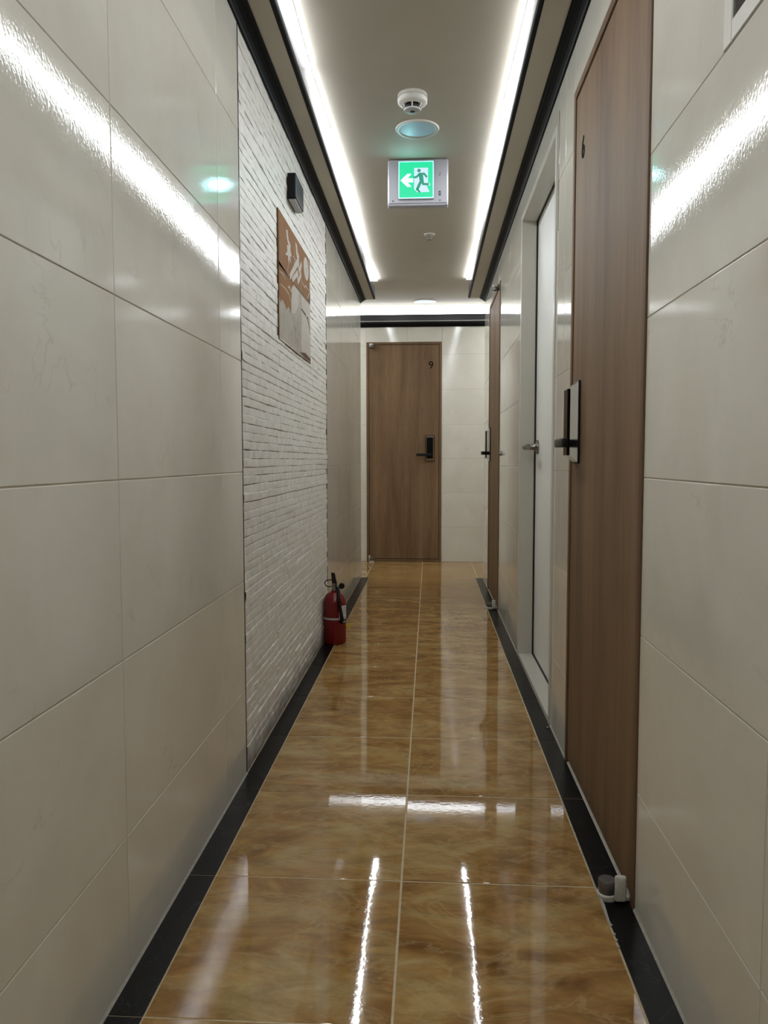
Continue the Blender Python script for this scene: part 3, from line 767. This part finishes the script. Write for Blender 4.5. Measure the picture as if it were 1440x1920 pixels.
# arrow
poly([(.065, .485), (.255, .655), (.355, .655), (.235, .535), (.405, .535), (.405, .435), (.235, .435), (.355, .315), (.255, .315)], 0, .0008)
def limb(pts, wd):
    for (a, c), (d, e) in zip(pts, pts[1:]):
        L_ = math.hypot(d - a, e - c); nx, ny = -(e - c) / L_ * wd / 2, (d - a) / L_ * wd / 2
        poly([(a + nx, c + ny), (a - nx, c - ny), (d - nx, e - ny), (d + nx, e + ny)], 3, .0012 + random.random() * .0003)
    for (a, c) in pts: poly([(a + wd / 2 * math.cos(t * PI / 5), c + wd / 2 * math.sin(t * PI / 5)) for t in range(10)], 3, .0016)
poly([(.585 + .050 * math.cos(t * PI / 8), .745 + .050 * math.sin(t * PI / 8)) for t in range(16)], 3, .0012)
limb([(.60, .655), (.545, .60), (.505, .565), (.455, .565)], .055)         # leading arm
limb([(.60, .655), (.735, .655), (.80, .575)], .055)                       # trailing arm
poly([(.565, .665), (.70, .665), (.715, .50), (.665, .43), (.60, .48)], 3, .0014)
limb([(.655, .47), (.595, .36), (.535, .235)], .080); limb([(.535, .235), (.60, .165)], .055)
limb([(.685, .50), (.70, .375), (.845, .365)], .062)
part(b, 'sign_panel', root, 'green glowing panel with running man and arrow')
b = MB('silver_plastic'); b.box(sx - .05, sx + .05, sy + .008, sy + .032, st - .002, ZC)
part(b, 'mounting_plate', root)

# ------------------------------------------------------------------ smoke detector, downlights, sprinkler
dx, dy = -.064, 2.86
root = tag(empty('smoke_detector', (dx, dy, ZC)), 'round white smoke detector on the ceiling in front of the exit sign', 'smoke detector')
b = MB('white_plastic'); b.lathe([(.0, 0), (.052, 0), (.053, -.003), (.053, -.012), (.0505, -.013), (.0505, -.015), (.0535, -.016), (.0525, -.028), (.049, -.032), (.034, -.037), (.032, -.036), (.030, -.030), (.0, -.030)], 40, 0, (dx, dy, ZC))
part(b, 'detector_base', root)
b = MB('dark'); b.lathe([(.0, -.030), (.023, -.030), (.023, -.050), (.0, -.050)], 24, 0, (dx, dy, ZC))
part(b, 'sensing_chamber', root, 'dark sensing chamber')
for k in range(6):
    b = MB('white_plastic')
    a = k * PI / 3 - PI / 2; ca, sa = math.cos(a), math.sin(a); 
    b.tube([(dx + .036 * ca, dy + .036 * sa, ZC - .034), (dx + .033 * ca, dy + .033 * sa, ZC - .046), (dx + .027 * ca, dy + .027 * sa, ZC - .052)], .0022, 8)
    part(b, 'guard_rib', root)
b = MB('grey_plastic', 'dark'); b.lathe([(.0, -.049), (.027, -.049), (.030, -.051), (.029, -.055), (.021, -.058), (.009, -.058), (.0085, -.0555), (.0, -.0555)], 32, 0, (dx, dy, ZC)); b.lathe([(.0, -.0555), (.0082, -.0555), (.0082, -.0562), (.0, -.0562)], 16, 1, (dx, dy, ZC))
part(b, 'detector_cap', root, 'grey cap with a dark dimple')

def downlight(x, y, r, label):
    root = tag(empty('downlight', (x, y, ZC)), label, 'downlight', 'unlit ceiling downlights')
    b = MB('white_plastic'); b.lathe([(r, .0), (r, -.003), (r * .97, -.0065), (r * .90, -.0075), (r * .82, -.004), (r * .81, .0)], 48, 0, (x, y, ZC), cap=False)
    part(b, 'trim_ring', root, 'white trim ring')
    b = MB('diffuser'); b.lathe([(.0, -.0005), (r * .815, -.0005), (r * .815, -.003), (r * .6, -.0042), (.0, -.0048)], 48, 0, (x, y, ZC))
    part(b, 'diffuser', root, 'frosted diffuser disc')
    return root
downlight(-.051, 3.143, .086, 'unlit round downlight in front of the exit sign')
downlight(-.040, 6.47, .092, 'unlit round downlight in the far cross corridor before the end wall')

px_, py_ = -.003, 4.58
root = tag(empty('sprinkler_head', (px_, py_, ZC)), 'small sprinkler head on the ceiling beyond the exit sign', 'sprinkler')
b = MB('white_plastic'); b.lathe([(.0, 0), (.032, 0), (.031, -.003), (.024, -.006), (.014, -.007), (.0, -.007)], 28, 0, (px_, py_, ZC))
part(b, 'escutcheon', root, 'white cover ring')
b = MB('steel'); b.lathe([(.0, -.006), (.010, -.006), (.010, -.014), (.006, -.016), (.0, -.016)], 16, 0, (px_, py_, ZC))
b.tube([(px_ - .009, py_, ZC - .013), (px_ - .011, py_, ZC - .024), (px_, py_, ZC - .032)], .0018, 6); b.tube([(px_ + .009, py_, ZC - .013), (px_ + .011, py_, ZC - .024), (px_, py_, ZC - .032)], .0018, 6)
part(b, 'sprinkler_frame', root, 'metal yoke')
b = MB('steel'); b.lathe([(.0, -.031), (.013, -.031), (.0135, -.033), (.0, -.034)], 16, 0, (px_, py_, ZC))
part(b, 'deflector', root, 'metal deflector plate')

# ------------------------------------------------------------------ wall lamp and picture on the brick panel
root = tag(empty('wall_lamp', (WL, 2.90, 1.812)), 'unlit black box wall lamp above the picture on the white brick', 'wall lamp')
b = MB('black_plastic'); b.box(WL - .002, WL + .033, 2.815, 2.985, 1.815, 1.905, 0, .006, 0, 3)
part(b, 'lamp_housing', root, 'matt black housing')
b = MB('lens'); b.box(WL + .004, WL + .029, 2.823, 2.977, 1.8115, 1.8155, 0, .001)
part(b, 'lamp_lens', root, 'pale frosted lens on the underside')
b = MB('black_plastic'); b.box(WL - .006, WL + .003, 2.83, 2.97, 1.825, 1.895)
part(b, 'back_plate', root)

Y0, Y1, Z0, Z1 = 2.620, 3.312, 1.288, 1.722
root = tag(empty('wall_picture', (WL, (Y0 + Y1) / 2, Z0)), 'unframed brown and cream abstract print on the white brick panel', 'picture')
b = MB('art_dark', 'chrome'); b.box(WL - .008, WL + .0045, Y0, Y1, Z0, Z1, 0, .001)
b.box(WL + .004, WL + .0053, Y0 + .004, Y1 - .2, Z0 + .001, Z0 + .007, 1)
part(b, 'stretcher_panel', root, 'thin dark edged panel')
art = MB('art_brown', 'art_cream', 'art_grey', 'art_dark', 'art_line'); AX = WL + .0049
def ap(pts, mat, lift):
    art.add([(AX + lift, Y0 + .004 + u * (Y1 - Y0 - .008), Z0 + .004 + v * (Z1 - Z0 - .008)) for u, v in pts], [tuple(range(len(pts)))], mat)
def stroke(pts, wd, mat, lift):
    for i, ((a, c), (d, e)) in enumerate(zip(pts, pts[1:])):
        w0 = wd[i] if isinstance(wd, list) else wd; w1 = wd[i + 1] if isinstance(wd, list) else wd
        L_ = math.hypot((d - a) * 1.6, e - c) or 1; nx, ny = -(e - c) / L_ / 1.6, (d - a) * 1.6 / L_
        ap([(a + nx * w0 / 2, c + ny * w0 / 2), (a - nx * w0 / 2, c - ny * w0 / 2), (d - nx * w1 / 2, e - ny * w1 / 2), (d + nx * w1 / 2, e + ny * w1 / 2)], mat, lift + i * .00002)
RA = random.Random(21)
ap([(0, 0), (1, 0), (1, 1), (0, 1)], 2, 0)
ap([(0, .56), (1, .575), (1, 1), (0, 1)], 0, .0003)
ap([(0, .60), (0, .33)] + [(.04 * k, .33 + RA.uniform(-.05, .03) - .004 * k) for k in range(1, 9)] + [(.34, .42), (.36, .52), (.42, .565)], 0, .0003)
ap([(.36, .30), (.46, .33), (.56, .42), (.58, .56), (.42, .56), (.36, .50), (.34, .40)], 1, .0004)
ap([(.66, .03), (1, .03), (1, .565), (.66, .555)], 1, .00035)
ap([(.66, .44), (.82, .43), (.84, .40), (.9, .43), (1, .30), (1, .28), (.88, .40), (.80, .405), (.66, .42)], 3, .0005)
stroke([(0, .567), (1, .577)], .012, 3, .0006); stroke([(.665, .02), (.665, .56)], .006, 4, .0006)
ap([(.9, .577), (1, .577), (1, .68)], 3, .0005)
# brush strokes, zigzag, ring and curves
ap([(.20, .93), (.24, .95), (.27, .88), (.33, .86), (.32, .82), (.36, .78), (.31, .76), (.34, .71), (.29, .73), (.26, .68), (.25, .74), (.17, .72), (.23, .77), (.22, .82), (.27, .83), (.22, .87)], 1, .0006)
ap([(.48, .96), (.53, .95), (.55, .90), (.60, .88), (.59, .83), (.53, .83), (.50, .87)], 1, .0006)
stroke([(.32, .57), (.40, .66), (.45, .78), (.43, .90)], [.005, .008, .010, .004], 1, .0006)
stroke([(.22, .60), (.28, .70), (.30, .80)], [.004, .006, .004], 1, .0006); stroke([(.40, .80), (.50, .80)], .006, 1, .0006)
stroke([(.30, .585), (.57, .83), (.60, .74), (.68, .85)], [.05, .07, .05, .05], 1, .0007); stroke([(.37, .585), (.55, .715), (.55, .625), (.66, .745)], [.04, .055, .04, .05], 1, .0008)
stroke([(.67, .86), (.665, .70), (.655, .59)], [.016, .010, .012], 1, .00065)
ap([(.85 + .095 * math.cos(t * PI / 12), .865 + .105 * math.sin(t * PI / 12)) for t in range(24)], 1, .0006)
ap([(.87 + .02 * math.cos(t * PI / 6), .865 + .025 * math.sin(t * PI / 6)) for t in range(12)], 2, .0008)
stroke([(.93, .985), (.985, .93), (.99, .80), (.97, .68), (.90, .605)], [.012, .02, .02, .02, .014], 1, .0006)
stroke([(.68, .69), (.79, .665), (.82, .70), (.94, .69)], [.006, .012, .012, .006], 1, .0007)
stroke([(.01, .525), (.10, .535), (.18, .515)], [.004, .01, .003], 1, .0006); stroke([(.02, .43), (.16, .44), (.26, .43), (.31, .39), (.31, .34)], [.003, .008, .012, .010, .004], 1, .0006)
stroke([(.24, .47), (.28, .50), (.33, .47), (.36, .51), (.42, .52)], [.01, .02, .012, .02, .006], 1, .0006)
for k in range(46):
    u, v = RA.uniform(.33, .62), RA.uniform(.05, .27)
    if abs(u - .47) * 1.1 + abs(v - .15) > .26: continue
    a = RA.uniform(0, 3.1); stroke([(u, v), (u + .02 * math.cos(a), v + .025 * math.sin(a)), (u + .03 * math.cos(a + .9), v + .03 * math.sin(a + .9))], .006, 4, .0006)
for k in range(16):
    u, v = RA.uniform(.72, .93), RA.uniform(.10, .33); a = RA.uniform(0, 3.1); stroke([(u, v), (u + .02 * math.cos(a), v + .03 * math.sin(a))], .006, 2, .0006)
stroke([(.62, .02), (.80, .03), (1, .025)], [.01, .05, .03], 3, .0006)
part(art, 'art_print', root, 'brown print with cream brush strokes over a grey cream foot')

# ------------------------------------------------------------------ small round bumper on the right wall
root = MB('steel', 'grey_plastic'); root.lathe([(.0, .0), (.012, .0), (.012, .006), (.009, .016), (.0, .017)], 20, 0, (0, 0, 0), 'X')
root.v = [(WR - a, 4.355 + b_, .915 + c) for a, b_, c in root.v]
o = root.build('door_bumper'); tag(o, 'tiny grey door bumper on the right wall before the far walnut door', 'door stop')

# ------------------------------------------------------------------ camera
f_px, pitch, yaw, roll, ch = 1452.73, -.0670, .0585, -.0012, .88
cy, sy_ = math.cos(yaw), math.sin(yaw); cp, sp = math.cos(pitch), math.sin(pitch)
fw_ = Vector((-sy_ * cp, cy * cp, sp)); rt = Vector((cy, sy_, 0)); up = rt.cross(fw_)
r2 = rt * math.cos(roll) + up * math.sin(roll); u2 = -rt * math.sin(roll) + up * math.cos(roll)
cam = bpy.data.cameras.new('camera'); co = bpy.data.objects.new('camera', cam); COL.objects.link(co)
cam.sensor_fit = 'VERTICAL'; cam.sensor_height = 36; cam.lens = f_px * 36 / 1920; cam.clip_start = .02
m = Matrix.Identity(4)
for i in range(3): m[i][0] = r2[i]; m[i][1] = u2[i]; m[i][2] = -fw_[i]
m[2][3] = ch
co.matrix_world = m
SC.camera = co

# ------------------------------------------------------------------ world and render look
wd = bpy.data.worlds.new('world'); wd.use_nodes = True; SC.world = wd
wd.node_tree.nodes['Background'].inputs[0].default_value = (0, 0, 0, 1)
wd.node_tree.nodes['Background'].inputs[1].default_value = 0
vs = SC.view_settings
SC.display_settings.display_device = 'sRGB'
vs.view_transform = 'Standard'; vs.look = 'None'; vs.gamma = 1; vs.use_curve_mapping = False
vs.exposure = 0.0
cyc = SC.cycles
cyc.use_denoising = True
cyc.max_bounces = 14; cyc.diffuse_bounces = 10; cyc.glossy_bounces = 8
cyc.sample_clamp_indirect = 0
cyc.use_light_tree = True
cyc.use_guiding = False
cyc.caustics_reflective = True
